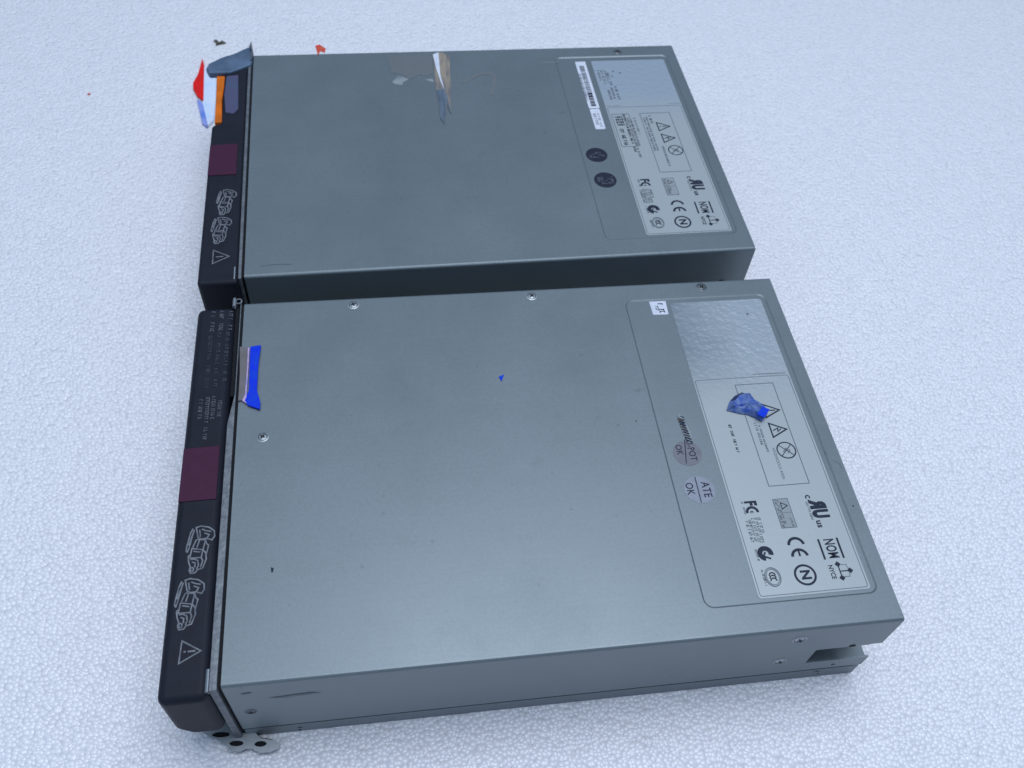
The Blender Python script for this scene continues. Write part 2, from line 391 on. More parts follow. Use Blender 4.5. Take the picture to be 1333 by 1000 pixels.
ORANGE = [(-0.0799, 0.6314), (-0.0616, 0.6305), (-0.062, 0.5916), (-0.0644, 0.5426), (-0.0609, 0.4648), (-0.0767, 0.4636), (-0.0775, 0.5432)]
INSET = [(-0.0573, 0.6257), (-0.0319, 0.6291), (-0.0276, 0.5057), (-0.0374, 0.489), (-0.0545, 0.4942), (-0.0599, 0.56)]
RED = [(-0.1766, 1.0337), (-0.1699, 0.9999), (-0.1666, 0.9291), (-0.1629, 0.845), (-0.1794, 0.8665), (-0.1922, 0.8985), (-0.1938, 0.925), (-0.1835, 0.9622)]
BLUE = [(-0.1804, 0.8562), (-0.1657, 0.8401), (-0.1491, 0.7589), (-0.1481, 0.7392), (-0.1609, 0.7546)]
PALE = [(-0.1699, 0.9999), (-0.137, 0.9573), (-0.1335, 0.859), (-0.1345, 0.7655), (-0.1469, 0.744), (-0.1657, 0.8401)]
TAPE = [(0.4116, 0.691), (0.4319, 0.6992), (0.4517, 0.6832), (0.444, 0.5893), (0.433, 0.4626), (0.429, 0.506), (0.4135, 0.4319), (0.4084, 0.448), (0.407, 0.5236), (0.4095, 0.6082)]
TWHITE = [(0.4124, 0.6879), (0.4263, 0.6964), (0.4226, 0.6076), (0.4265, 0.5504), (0.4218, 0.5732), (0.4151, 0.6313)]
TDARK = [(0.4078, 0.5514), (0.4253, 0.5561), (0.4306, 0.5224), (0.433, 0.4626), (0.4285, 0.4843), (0.4278, 0.5115), (0.4148, 0.4292), (0.4084, 0.448)]
SCF1 = [(0.3102, 0.5871), (0.3271, 0.6121), (0.3387, 0.6058), (0.3501, 0.5966), (0.3356, 0.5859), (0.3331, 0.5747), (0.3181, 0.5783)]
SCF2 = [(0.3726, 0.6215), (0.38, 0.6282), (0.3871, 0.6209), (0.3803, 0.6096)]
SCF3 = [(0.384, 0.5922), (0.3982, 0.5972), (0.4063, 0.5911), (0.4038, 0.5827)]
ARC = [(0.4721, 0.5765), (0.4875, 0.5901), (0.5141, 0.6092), (0.5424, 0.6108), (0.5476, 0.596), (0.5414, 0.5618), (0.532, 0.5284)]
REDSP = [(0.1402, 0.7359), (0.1503, 0.7404), (0.164, 0.7245), (0.1617, 0.7072), (0.1519, 0.7145), (0.1457, 0.6975)]
TB_BROWN = [(-0.0029, 0.6022), (0.011, 0.5986), (0.0117, 0.5548), (0.0102, 0.4859), (0.0001, 0.4843), (0.0, 0.5406)]
TB_PINK = [(0.011, 0.5986), (0.0142, 0.5983), (0.0141, 0.5546), (0.0138, 0.4905), (0.0222, 0.4706), (0.0065, 0.4838), (0.0105, 0.4955), (0.0117, 0.5548)]
TB_BLUE = [(0.0157, 0.5998), (0.0334, 0.6022), (0.0304, 0.5534), (0.0303, 0.5037), (0.037, 0.4766), (0.0367, 0.4633), (0.0164, 0.4735), (0.0114, 0.4834), (0.017, 0.5047), (0.016, 0.5545)]
FILM = [(0.8293, 0.4011), (0.8397, 0.4188), (0.8518, 0.4299), (0.8672, 0.4368), (0.8768, 0.4306), (0.8862, 0.4165), (0.9003, 0.4034), (0.9001, 0.3876), (0.8853, 0.3718), (0.8757, 0.3804), (0.8627, 0.3892), (0.8522, 0.3914), (0.8362, 0.3979)]
FILMB = [(0.8889, 0.395), (0.9002, 0.3881), (0.8856, 0.3726), (0.8752, 0.3804)]
BSPK = [(0.4423, 0.5037), (0.4523, 0.508), (0.4465, 0.4932)]
SMEAR = [(0.7468, 0.3953), (0.75, 0.3866), (0.7456, 0.3538), (0.7441, 0.3337), (0.732, 0.3267), (0.7299, 0.347), (0.7339, 0.3712)]

# ---------------------------------------------------------------- a power supply, part by part
PX0, PX1, PY0, PY1 = 0.700, 0.9775, 0.046, 0.667      # shallow pocket that takes the label

def top_cover(root):
    """folded sheet: top, rounded bends, both sides; the near side has an open slot at its right end"""
    bm = bmesh.new(); r = 0.0055
    def V(x, y, z): return bm.verts.new((x * S, y * S, z * S))
    rl = 0.010
    # top plate with the pocket cut out
    out = [(0, r), (1, r), (1, D - r), (0, D - r)]
    pk = rrect(PX0, PX1, PY0, PY1, 0.016, 5)
    pk2 = rrect(PX0 + .0028, PX1 - .0028, PY0 + .0028, PY1 - .0028, 0.0135, 5)
    vo = [V(x, y, H) for x, y in out]; vp = [V(x, y, H) for x, y in pk]; vq = [V(x, y, H - .0016) for x, y in pk2]
    es = [bm.edges.new((vo[i], vo[(i + 1) % 4])) for i in range(4)]
    n = len(vp); es += [bm.edges.new((vp[i], vp[(i + 1) % n])) for i in range(n)]
    bmesh.ops.triangle_fill(bm, use_beauty=True, use_dissolve=False, edges=es)
    for i in range(n): bm.faces.new((vp[i], vp[(i + 1) % n], vq[(i + 1) % n], vq[i]))
    bm.faces.new(vq)
    # bends
    K = 4
    def bend(yc, s):
        rows = []
        for i in range(K + 1):
            a = math.radians(90 * i / K)
            rows.append([V(x, yc + s * r * math.sin(a), H - r + r * math.cos(a)) for x in (0, 1)])
        for i in range(K):
            bm.faces.new((rows[i][0], rows[i][1], rows[i + 1][1], rows[i + 1][0]))
    bend(r, -1); bend(D - r, 1)
    # near side with its slot
    side = [(0, .0425), (1.0, .0425), (1.0, .077), (.891, .077), (.891, .133), (.978, .133), (.984, .1355), (1, .1355), (1, H - r), (0, H - r)]
    bm.faces.new([V(x, 0, z) for x, z in side])
    bm.faces.new([V(x, D, z) for x, z in ((0, .041), (1, .041), (1, H - r), (0, H - r))])
    bmesh.ops.remove_doubles(bm, verts=bm.verts, dist=1e-6)
    bmesh.ops.recalc_face_normals(bm, faces=bm.faces)
    bm.faces.ensure_lookup_table()
    up = [f for f in bm.faces if abs(f.normal.z) > .99]
    if sum(f.normal.z for f in up) < 0: bmesh.ops.reverse_faces(bm, faces=bm.faces)
    me = bpy.data.meshes.new('top_cover'); bm.to_mesh(me); bm.free()
    me.materials.append(M['zinc'])
    o = bpy.data.objects.new('top_cover', me); COL.objects.link(o); o.parent = root
    s = o.modifiers.new('sheet', 'SOLIDIFY'); s.thickness = 0.003 * S; s.offset = -1
    return o

def screw(root, x, y, z=None, side=False, r=0.0085, turn=0.4, dull=False):
    """recessed cross-head screw in a dished hole; side=True puts it on the near side wall"""
    b = MB()
    rings = [(r * 1.25, .0003), (r * 1.02, .0010), (r * .95, -.0002), (r * .82, .0004), (r * .45, .0017), (0, .0020)]
    n = 20
    def P(rr, h, a):
        u, v = rr * math.cos(a), rr * math.sin(a)
        return (u, -h, v) if side else (u, v, h)
    for (r0, h0), (r1, h1), m in zip(rings, rings[1:], ['bright', 'bright', 'hole', 'bright', 'bright']):
        if dull and m == 'bright': m = 'edge'
        for i in range(n):
            a, c = 2 * math.pi * i / n, 2 * math.pi * (i + 1) / n
            q = [P(r0, h0, a), P(r0, h0, c), P(r1, h1, c), P(r1, h1, a)]
            if r1 == 0: q = q[:3]
            b.face(q, m)
    for k in (0, 1):
        t = turn + k * math.pi / 2; w = r * .13; l = r * .55
        q = []
        for u, v in ((-l, -w), (l, -w), (l, w), (-l, w)):
            x_, y_ = u * math.cos(t) - v * math.sin(t), u * math.sin(t) + v * math.cos(t)
            h = .0024 + k * .0001
            q.append((x_, -h, y_) if side else (x_, y_, h))
        b.face(q, 'hole')
    o = b.build('screw', root)
    o.location = (x * S, y * S, (H if z is None else z) * S)
    return o

def hole(root, x, z, r=0.004, name='vent_hole'):
    b = MB(); n = 14
    ring = [(x + r * math.cos(2 * math.pi * i / n), z + r * .8 * math.sin(2 * math.pi * i / n)) for i in range(n)]
    rim = [(x + 1.35 * r * math.cos(2 * math.pi * i / n), z + 1.15 * r * math.sin(2 * math.pi * i / n)) for i in range(n)]
    for i in range(n):
        j = (i + 1) % n
        b.face([(rim[i][0], -.0002, rim[i][1]), (rim[j][0], -.0002, rim[j][1]), (ring[j][0], -.0009, ring[j][1]), (ring[i][0], -.0009, ring[i][1])], 'bright')
        b.face([(ring[i][0], -.0009, ring[i][1]), (ring[j][0], -.0009, ring[j][1]), (x, .0002 - .0008, z)], 'hole')
    return b.build(name, root)

def emblem_set(b, lx=0.0, ly=0.0, full=True):
    """the certification marks; tops of the marks point to +x, lines run towards the viewer"""
    # recognised component mark:  c  (backwards R)U  us
    b.text('c', (.9195 + lx, .2225 + ly), .017, 'ink', bold=.02)
    b.text('R', (.929 + lx, .2065 + ly), .034, 'ink', bold=.07, sx=.74, mirror=True)
    b.text('U', (.929 + lx, .1900 + ly), .034, 'ink', bold=.07, sx=.62)
    b.text('us', (.9225 + lx, .172 + ly), .015, 'ink', bold=.03)
    b.fine(.9135 + lx, .2135 + ly, .180 + ly, .0035, 'inkgrey')
    # square mark with two bars
    b.text('NOM', (.926 + lx, .1278 + ly), .0235, 'ink', bold=.022, sx=.60)
    b.stroke([(.9415 + lx, .1455 + ly), (.9415 + lx, .110 + ly)], .0032, 'ink')
    b.stroke([(.9105 + lx, .1455 + ly), (.9105 + lx, .110 + ly)], .0032, 'ink')
    # arrows mark
    b.text('NYCE', (.9145 + lx, .0885 + ly), .0105, 'ink', bold=.02, sx=.85)
    for cx, cy in ((.9275, .1005), (.944, .0885), (.9275, .0775)):
        b.flat([(cx - .005 + lx, cy + ly), (cx + lx, cy + .005 + ly), (cx + .005 + lx, cy + ly), (cx + lx, cy - .005 + ly)], 'ink')
    b.stroke([(.9275 + lx, .0975 + ly), (.9275 + lx, .0805 + ly)], .0018, 'ink')
    b.stroke([(.929 + lx, .0885 + ly), (.940 + lx, .0885 + ly)], .0018, 'ink')
    b.stroke([(.932 + lx, .099 + ly), (.941 + lx, .099 + ly), (.941 + lx, .092 + ly)], .0009, 'inkgrey')
    b.stroke([(.932 + lx, .079 + ly), (.941 + lx, .079 + ly), (.941 + lx, .085 + ly)], .0009, 'inkgrey')
    # boxed warning
    b.flat([(.8585 + lx, .170 + ly), (.8835 + lx, .170 + ly), (.8835 + lx, .2225 + ly), (.8585 + lx, .2225 + ly)], 'inkbrown')
    b.stroke([(.8585 + lx, .170 + ly), (.8835 + lx, .170 + ly), (.8835 + lx, .2225 + ly), (.8585 + lx, .2225 + ly)], .0012, 'inkgrey', closed=True)
    b.stroke([(.8585 + lx, .197 + ly), (.8835 + lx, .197 + ly)], .0009, 'inkgrey')
    b.stroke([(.8695 + lx, .2155 + ly), (.8695 + lx, .2035 + ly), (.8795 + lx, .2095 + ly)], .0016, 'ink', closed=True)
    for q in (.862, .8655): b.fine(q + lx, .2205 + ly, .199 + ly, .003, 'ink')
    for q in (.862, .866, .870, .874, .878): b.fine(q + lx, .195 + ly, .172 + ly, .003, 'ink')
    # C E
    for cy, bar in ((.1425, False), (.1225, True)):
        # opening faces the reading direction (-y)
        b.circle((.8725 + lx, cy - .004 + ly), .0122, .0044, 'ink', 5, 175, 18)
        if bar: b.stroke([(.8725 + lx, cy + .0062 + ly), (.8725 + lx, cy - .003 + ly)], .0030, 'ink')
    # N in a circle
    b.circle((.8705 + lx, .0878 + ly), .0160, .0034, 'ink', n=36)
    b.text('N', (.8705 + lx, .0878 + ly), .0215, 'ink', bold=.035)
    # FC
    b.text('F', (.8190 + lx, .2190 + ly), .0265, 'ink', bold=.045, sx=.72)
    b.circle((.8190 + lx, .2025 + ly), .0088, .0042, 'ink', -5, 185, 16)
    b.text('c', (.8185 + lx, .203 + ly), .010, 'ink', bold=.03)
    b.fine(.8065 + lx, .2225 + ly, .199 + ly, .0032, 'inkgrey')
    for q in (.804, .8095, .815, .8205, .826): b.fine(q + lx, .192 + ly, (.150 if q < .823 else .165) + ly, .0042, 'inkgrey')
    # thick ring with a tick
    b.circle((.8185 + lx, .1290 + ly), .0088, .0078, 'ink', -20, 260, 22)
    b.stroke([(.8185 + lx, .1315 + ly), (.8145 + lx, .1245 + ly), (.825 + lx, .1195 + ly)], .0028, 'ink')
    b.fine(.8045 + lx, .139 + ly, .119 + ly, .0034, 'inkgrey')
    # oval with three Cs
    b.circle((.8185 + lx, .0890 + ly), .0155, .0014, 'inkgrey', n=32, sx=.78, sy=1.0)
    b.circle((.8185 + lx, .0890 + ly), .0130, .0009, 'inkgrey', n=32, sx=.76, sy=1.0)
    for q in (.0935, .0890, .0845): b.circle((.8185 + lx, q - .002 + ly), .0048, .0018, 'ink', 0, 180, 10)
    b.fine(.8045 + lx, .102 + ly, .076 + ly, .0032, 'inkgrey')

def hazard_panel(b, y1, y0, lx=0.0, three=True):
    """outlined box with triangles, crossed circle and small print; y1 far edge, y0 near edge"""
    b.stroke([(.860 + lx, y0), (.930 + lx, y0), (.930 + lx, y1), (.860 + lx, y1)], .0014, 'inkgrey', closed=True)

def tri(b, x, y, bolt=True):
    b.stroke([(x - .0115, y + .0145), (x + .0165, y), (x - .0115, y - .0145)], .0026, 'ink', closed=True)
    if bolt: b.stroke([(x + .007, y + .002), (x, y - .0035), (x + .0015, y + .0035), (x - .008, y - .001)], .0020, 'ink')
    else:
        b.stroke([(x + .009, y), (x - .002, y)], .0022, 'ink'); b.stroke([(x - .005, y), (x - .008, y)], .0024, 'ink')

def crossed(b, x, y, r=.0158):
    b.circle((x, y), r, .0022, 'ink', n=32)
    t = r * .7
    b.stroke([(x - t, y + t), (x + t, y - t)], .0014, 'ink'); b.stroke([(x - t, y - t), (x + t, y + t)], .0014, 'ink')
    b.stroke([(x - .006, y - .003), (x, y + .004), (x + .006, y - .001), (x + .001, y - .006)], .0018, 'inkgrey')

LZ = H - .0016 + .0006
def main_label(root, back):
    b = MB(LZ + .0002)
    b.prism(rrect(.7865, .9665, .0545, .655 if not back else .650, .005, 3), H - .0015, LZ, 'label' if back else 'labelworn')
    b.stroke(rrect(.7900, .9630, .058, .470, .004, 3), .0010, 'inkgrey', closed=True)
    emblem_set(b, 0, -.0015 if not back else .0)
    if not back:
        hazard_panel(b, .4545, .246)
        tri(b, .9075, .3955, False); tri(b, .9080, .3545); crossed(b, .9110, .3125)
        b.text('HAZARDOUS AREA', (.8895, .288), .0072, 'inkgrey', bold=.0, sx=.95)
        b.fine(.8725, .372, .326, .0040, 'inkgrey'); b.fine(.8785, .366, .312, .0034, 'inkgrey')
        b.fine(.8270, .372, .316, .0045, 'ink')
        b.stroke([(.899, .476), (.9600, .4745)], .0009, 'inkgrey')
        b.disc((.930, .618), .0022, 'inkgrey')
    else:
        hazard_panel(b, .445, .2425)
        tri(b, .9030, .3955, False); tri(b, .9045, .3545); crossed(b, .9120, .3125)
        b.stroke([(.795, .331), (.834, .331), (.834, .445), (.795, .445)], .0013, 'inkgrey', closed=True)
        # framed two-dimensional block left as plain dark blocks of print
        for q in range(16):
            b.flat([(.8005 + (q % 4) * .0045, .437 - (q // 4) * .009), (.8040 + (q % 4) * .0045, .437 - (q // 4) * .009),
                    (.8040 + (q % 4) * .0045, .431 - (q // 4) * .009), (.8005 + (q % 4) * .0045, .431 - (q // 4) * .009)], 'ink' if q % 3 else 'inkgrey')
        b.fine(.8065, .392, .340, .008, 'ink')
        b.fine(.8220, .445, .312, .0050, 'ink'); b.fine(.8285, .432, .295, .0045, 'ink'); b.fine(.8350, .425, .330, .0045, 'inkgrey')
        b.fine(.8440, .430, .372, .0045, 'inkgrey')
        for q in (.8660, .8725): b.fine(q, .430, .315, .0042, 'inkgrey')
        b.fine(.8810, .436, .410, .0050, 'ink')
        b.fine(.8860, .330, .262, .0045, 'inkgrey')
        for q, a, c in ((.7960, .612, .575), (.8040, .612, .560), (.8120, .610, .562), (.8175, .608, .556), (.8060, .535, .500), (.8150, .545, .505), (.8250, .548, .500)):
            b.fine(q, a, c, .0050, 'inkgrey')
        for q in ((.832, .607), (.848, .600), (.826, .588)): b.disc(q, .0028, 'inkgrey', n=7)
        b.stroke([(.789, .4755), (.826, .4755)], .0009, 'inkgrey'); b.stroke([(.935, .4770), (.964, .4775)], .0009, 'inkgrey')
    return b.build('rating_label', root)

def sticker(root, name, pts, m, extra=None, z=None):
    z = LZ - .0008 if z is None else z
    b = MB(z + .0008); b.prism(pts, z - .0005, z + .0006, m)
    if extra: extra(b)
    return b.build(name, root)

def disc_pts(c, r, n=30, sx=1): return [(c[0] + r * sx * math.cos(2 * math.pi * i / n), c[1] + r * math.sin(2 * math.pi * i / n)) for i in range(n)]

def bezel(root, back):
    if not back:
        pts = [(-.0165, -.001), (-.0855, -.001), (-.0820, .700), (-.0165, .704)]
    else:
        pts = [(-.0115, -.012), (-.0850, -.012), (-.0820, .449), (-.0800, .456), (-.0640, .4600), (-.0640, .655), (-.0115, .664)]
    b = MB()
    if back: b.prism(pts, .034, H, 'bezel')
    else:                                            # lower outer corner is cut away, so extrude the end profile
        pr = [(-.0165, .082), (-.066, .082), (-.0855, .112), (-.0855, H), (-.0165, H)]
        A = [(x, -.014, z) for x, z in pr]; B_ = [(x * .96 - .0008 if x < -.05 else x, .702, z) for x, z in pr]
        b.face(A, 'bezel'); b.face(B_[::-1], 'bezel')
        for i_ in range(len(pr)):
            j_ = (i_ + 1) % len(pr); b.face([A[i_], A[j_], B_[j_], B_[i_]], 'bezel')
    o = b.build('bezel', root, bevel=.013 if not back else .012, seg=5)
    # plum release mark
    q = MB(); y0, y1 = (.298, .398) if not back else (.289, .387)
    q.prism([(-.0815, y0), (-.0245, y0 + .001), (-.0245, y1), (-.0810, y1 - .002)], H - .001, H + .0018, 'plum')
    q.build('release_mark', o, bevel=.0006, seg=2)
    # printed marks, each a piece of its own
    w = .0021
    def mark(name, fn):
        p = MB(H + .0004); fn(p); p.build(name, o)
    def plug(dx, dy, k=1.0):
        mark('plug_icon', lambda p: [p.stroke([(-.045 + (x + .045) * k + dx, .2134 + (y - .2134) * k + dy) for x, y in s_], w * k, 'icon') for s_ in ICON])
    if not back:
        plug(0, 0); plug(-.0092, -.0862)
        def warn(p):
            p.stroke([(-.0570, .0722), (-.0300, .0552), (-.0588, .0395)], .0020, 'icon', closed=True)
            p.stroke([(-.0375, .0560), (-.0480, .0558)], .0026, 'icon'); p.stroke([(-.0505, .0558), (-.0535, .0557)], .0026, 'icon')
        mark('warning_icon', warn)
        def fine(p):
            for x, y, y2 in ((-.0225, .690, .645), (-.0385, .692, .645), (-.0535, .690, .675), (-.0535, .664, .645)): p.fine(x, y, y2, .0068, 'iconmid')
            for x, y, y2 in ((-.0255, .640, .510), (-.0400, .640, .520), (-.0545, .640, .515)): p.fine(x, y, y2, .0060, 'icondim', .75)
            for x, y, y2 in ((-.0300, .500, .458), (-.0405, .500, .452), (-.0500, .498, .412), (-.0610, .500, .452)): p.fine(x, y, y2, .0060, 'iconmid')
        mark('fine_print', fine)
    else:
        plug(.002, -.006, .94); plug(-.0045, -.086, .94)
        def warn(p):
            p.stroke([(-.0590, .0745), (-.0290, .0562), (-.0590, .0390)], .0020, 'icon', closed=True)
            p.stroke([(-.040, .0566), (-.0535, .0562)], .0024, 'icon')
        mark('warning_icon', warn)
    return o

def latch_clip(root, y, yl=.020):
    """small bright half-round clip between bezel and flange"""
    b = MB(); n = 8
    for i in range(n):
        a, c = math.pi * i / n, math.pi * (i + 1) / n
        r = .0045; r2 = .0022
        A = lambda t, q: (-.0165 - q * math.sin(t) * 1.2, H - .004 + q * math.cos(t))
        p0, p1, p2, p3 = A(a, r), A(c, r), A(c, r2), A(a, r2)
        b.face([(p0[0], y - yl / 2, p0[1]), (p0[0], y + yl / 2, p0[1]), (p1[0], y + yl / 2, p1[1]), (p1[0], y - yl / 2, p1[1])], 'bright')
        for yy in (y - yl / 2, y + yl / 2):
            b.face([(p0[0], yy, p0[1]), (p1[0], yy, p1[1]), (p2[0], yy, p2[1]), (p3[0], yy, p3[1])], 'bright')
    o = b.build('latch_clip', root, smooth=False)
    return o

def bracket(root, back=False):
    """foot plate with three slots, sticking out under the near corner"""
    bm = bmesh.new(); es = []
    def loop(pts):
        vs = [bm.verts.new((x * S, y * S, .014 * S)) for x, y in pts]
        return [bm.edges.new((vs[i], vs[(i + 1) % len(vs)])) for i in range(len(vs))]
    ol = [(-.0731, .040)] + BRACKET + [(-.010, .045)]
    es += loop(ol)
    for (a, c) in (S1, S2, S3):
        cx, cy = (a[0] + c[0]) / 2, (a[1] + c[1]) / 2; L_ = math.dist(a, c) / 2; t = math.atan2(c[1] - a[1], c[0] - a[0])
        es += loop([(cx + L_ * math.cos(2 * math.pi * i / 14) * math.cos(t) - .0043 * math.sin(2 * math.pi * i / 14) * math.sin(t),
                     cy + L_ * math.cos(2 * math.pi * i / 14) * math.sin(t) + .0043 * math.sin(2 * math.pi * i / 14) * math.cos(t)) for i in range(14)])
    bmesh.ops.triangle_fill(bm, use_beauty=True, edges=es)
    for f in bm.faces:
        f.normal_update()
        if f.normal.z < 0: f.normal_flip()
    me = bpy.data.meshes.new('foot_bracket'); bm.to_mesh(me); bm.free(); me.materials.append(M['bright'])
    o = bpy.data.objects.new('foot_bracket', me); COL.objects.link(o); o.parent = root
    s = o.modifiers.new('t', 'SOLIDIFY'); s.thickness = .003 * S; s.offset = -1
    b = MB(); b.prism([(x * .94, y + .003) for x, y in BRACKET], .0004, .0085, 'slot_shade'); b.build('slot_shade_plate', o)  # added dark plate below, standing in for shade in the slots
    return o

def power_supply(name, loc, rot, back, label):
    root = bpy.data.objects.new(name, None); COL.objects.link(root)
    root.empty_display_size = .05
    root.location = (loc[0] * S, loc[1] * S, 0); root.rotation_euler = (0, 0, rot)
    tag(root, label, 'power supply', 'server power supplies lying side by side')
    cover = top_cover(root)
    t = MB()                                                       # bottom tray: floor, near and far lips
    t.box(.001, .999, .0012, .0042, .001, .0350, 'tray'); t.box(.001, .999, D - .0042, D - .0012, .001, .0395, 'tray')
    t.box(.001, .999, .0043, D - .0043, .001, .004, 'tray')
    t.box(.84, .999, .0044, .034, .0655, .0685, 'tray')
    t.box(.001, .985, .0022, .0050, .0351, .0440, 'hole')
    t.build('bottom_tray', root)
    i = MB(); i.box(.84, .994, .034, .037, .005, H - .008, 'inside'); i.box(.84, .975, .0050, .0335, .135, .138, 'inside')
    i.build('inner_wall', root)
    rp = MB(); rp.box(.985, .988, .0375, D - .006, .005, H - .006, 'inside'); rpo = rp.build('rear_panel', root)
    c = MB(); c.box(.9885, 1.010, .09, .33, .03, .075, 'black'); c.build('edge_connector', rpo, bevel=.002)
    g = MB()
    for rr in (.02, .036, .052, .068):
        n = 32
        for k in range(n):
            a0, a1 = 2 * math.pi * k / n, 2 * math.pi * (k + 1) / n
            P = lambda r_, a_, x_: (x_, .53 + r_ * math.cos(a_), .115 + r_ * math.sin(a_))
            g.face([P(rr, a0, .993), P(rr, a1, .993), P(rr + .004, a1, .993), P(rr + .004, a0, .993)], 'bright')
    g.box(.9882, .9885, .455, .605, .04, .19, 'hole')
    g.build('fan_grille', rpo)
    # front plate between case and bezel
    f = MB()
    xo = -.0160 if not back else -.0112
    xf = -.0070
    f.prism([(xo, -.004), (-.0050, -.004), (-.0045, .30), (-.0048, D), (xf if not back else xo, D), (xf if not back else xo, .50), (xo, .44)], .002, H + .0012, 'edge')
    if back:
        f.box(-.0110, -.0075, D, D + .034, .10, H + .004, 'edge'); f.box(-.0060, -.0030, D, D + .024, .12, H + .018, 'edge')
        f.box(-.0062, -.0030, .676, D, H - .03, H + .0095, 'edge')
    f.build('front_plate', root, bevel=.0012, seg=2)
    fi = MB(); fi.box(-.0049, .0, .003, D - .003, .004, H - .0035, 'hole'); 
    if not back: fi.box(-.0163, -.0073, .505, D, .004, H - .010, 'hole')
    fi.build('gap_shade_fill', root)  # dark fill standing in for shade in the gaps beside the plate
    bezel(root, back)
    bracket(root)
    latch_clip(root, .012, .032)
    if not back:
        latch_clip(root, .712, .020)
        q = MB(); q.circle((-.0105, .712), .0055, .0025, 'edge', n=16); q.k = 0
        for v in range(len(q.v)): q.v[v] = (q.v[v][0], q.v[v][1], H + .001)
        q.build('wire_loop', root)
        for x in (.1954, .5268): screw(root, x, .690, turn=random.random())
        screw(root, .858, .691, turn=.5, dull=True)
        screw(root, .0424, .4101, turn=.9, r=.008)
    else:
        screw(root, .859, .682, turn=.2, dull=True)
    if not back: screw(root, .8463, 0, .1862, True, .0095)
    screw(root, .8416, 0, .0985, True, .0085); screw(root, .0236, 0, .118, True, .0075, dull=True)
    hole(root, .9445, .0600, .0042); hole(root, .9312, .0225, .003); hole(root, .0823, .015, .003)
    b = MB()                                                       # half-hole at the slot's upper lip
    b.face([(.944, -.0006, .1335), (.956, -.0006, .1335), (.9545, -.0006, .139), (.950, -.0006, .141), (.9455, -.0006, .139)], 'hole'); b.build('vent_hole', root)
    main_label(root, back)
    if not back:
        def hipot(b):
            b.stroke([(.7415, .3475), (.7330, .3010)], .0016, 'ink')
            b.text('HI-POT', (.7475, .3280), .0165, 'ink', bold=.01, sx=.82); b.text('OK', (.7270, .3290), .0155, 'ink', bold=.01, sx=.85)
        sticker(root, 'round_sticker', disc_pts((.7400, .3210), .0245, sx=1.0), 'pinkcirc', hipot)
        def ate(b):
            b.stroke([(.7410, .2745), (.7400, .2260)], .0016, 'ink')
            b.text('ATE', (.7540, .2490), .0190, 'ink', bold=.01, sx=.85); b.text('OK', (.7270, .2530), .0180, 'ink', bold=.01, sx=.85)
        sticker(root, 'round_sticker', disc_pts((.7430, .2500), .0255), 'clearcirc', ate)
        def sm(b):
            b.fine(.7680, .6560, .636, .0100, 'ink'); b.fine(.7600, .650, .640, .006, 'ink')
        sticker(root, 'barcode_sticker', [(.748, .662), (.7800, .6615), (.7785, .628), (.7490, .629)], 'white', sm)
        def smear(b):
            b.flat([(.7405, .3990), (.7460, .3990), (.7560, .3620), (.7545, .3430), (.7475, .3390), (.7420, .3600)], 'scuff')
            for k in range(9):
                y = .392 - k * .0056; b.stroke([(.7400 + k * .0005, y), (.7490 + k * .0006, y - .006)], .0046 - k * .0002, 'ink' if k % 3 else 'darkspeck')
                b.stroke([(.7440, y + .004), (.7515, y + .001)], .0014, 'ink')
        b = MB(LZ + .0006); smear(b); b.build('ink_smear', root)
    else:
        def dark(b):
            for k in range(5): b.fine(.7200 + k * .007, .3160, .2990, .0050, 'inkgrey', .7)
        sticker(root, 'round_sticker', disc_pts((.7335, .3080), .0235), 'darkcirc', dark)
        def dark2(b):
            for k in range(5): b.fine(.7225 + k * .007, .2350, .2150, .0050, 'inkgrey', .7)
        sticker(root, 'round_sticker', disc_pts((.7362, .2262), .0240), 'darkcirc', dark2)
        def bars(b):
            y = .632
            while y > .478:
                w = random.choice((.0012, .002, .0035)) * (1.8 if (y < .53 or y > .62) else 1)
                b.flat([(.7545, y), (.7660, y), (.7660, y - w), (.7545, y - w)], 'ink' if (y < .53 or y > .622) else 'inkgrey'); y -= w + random.choice((.0014, .0024))
            b.fine(.7500, .600, .500, .004, 'inkgrey')
        sticker(root, 'barcode_sticker', [(.7478, .6490), (.7725, .6490), (.7725, .4695), (.7478, .4695)], 'white', bars)
        def sm2(b):
            b.fine(.7560, .450, .410, .006, 'inkgrey'); b.fine(.7640, .450, .405, .005, 'inkgrey')
        sticker(root, 'inspection_sticker', rrect(.7485, .7715, .3945, .4670, .003, 2), 'white', sm2)
        # grip, lever and inset at the far end of the front
        g = MB(); g.prism(GRIP, H - .010, H + .006, 'grip'); g.build('grip', root, bevel=.004, seg=3)
        g = MB(); g.prism(ORANGE[::-1], H - .060, H - .001, 'orange'); g.build('release_lever', root, bevel=.002, seg=2)
        g = MB(); g.prism([(x, min(y, .629)) for x, y in INSET], H - .004, H + .0022, 'inset'); g.build('grip_inset', root, bevel=.0015, seg=2)
    # dents and scuffs that belong to this case
    zs = [H + .0003]
    def mark(name, fn):
        zs[0] += .00002; q = MB(zs[0]); fn(q); q.build(name, cover)
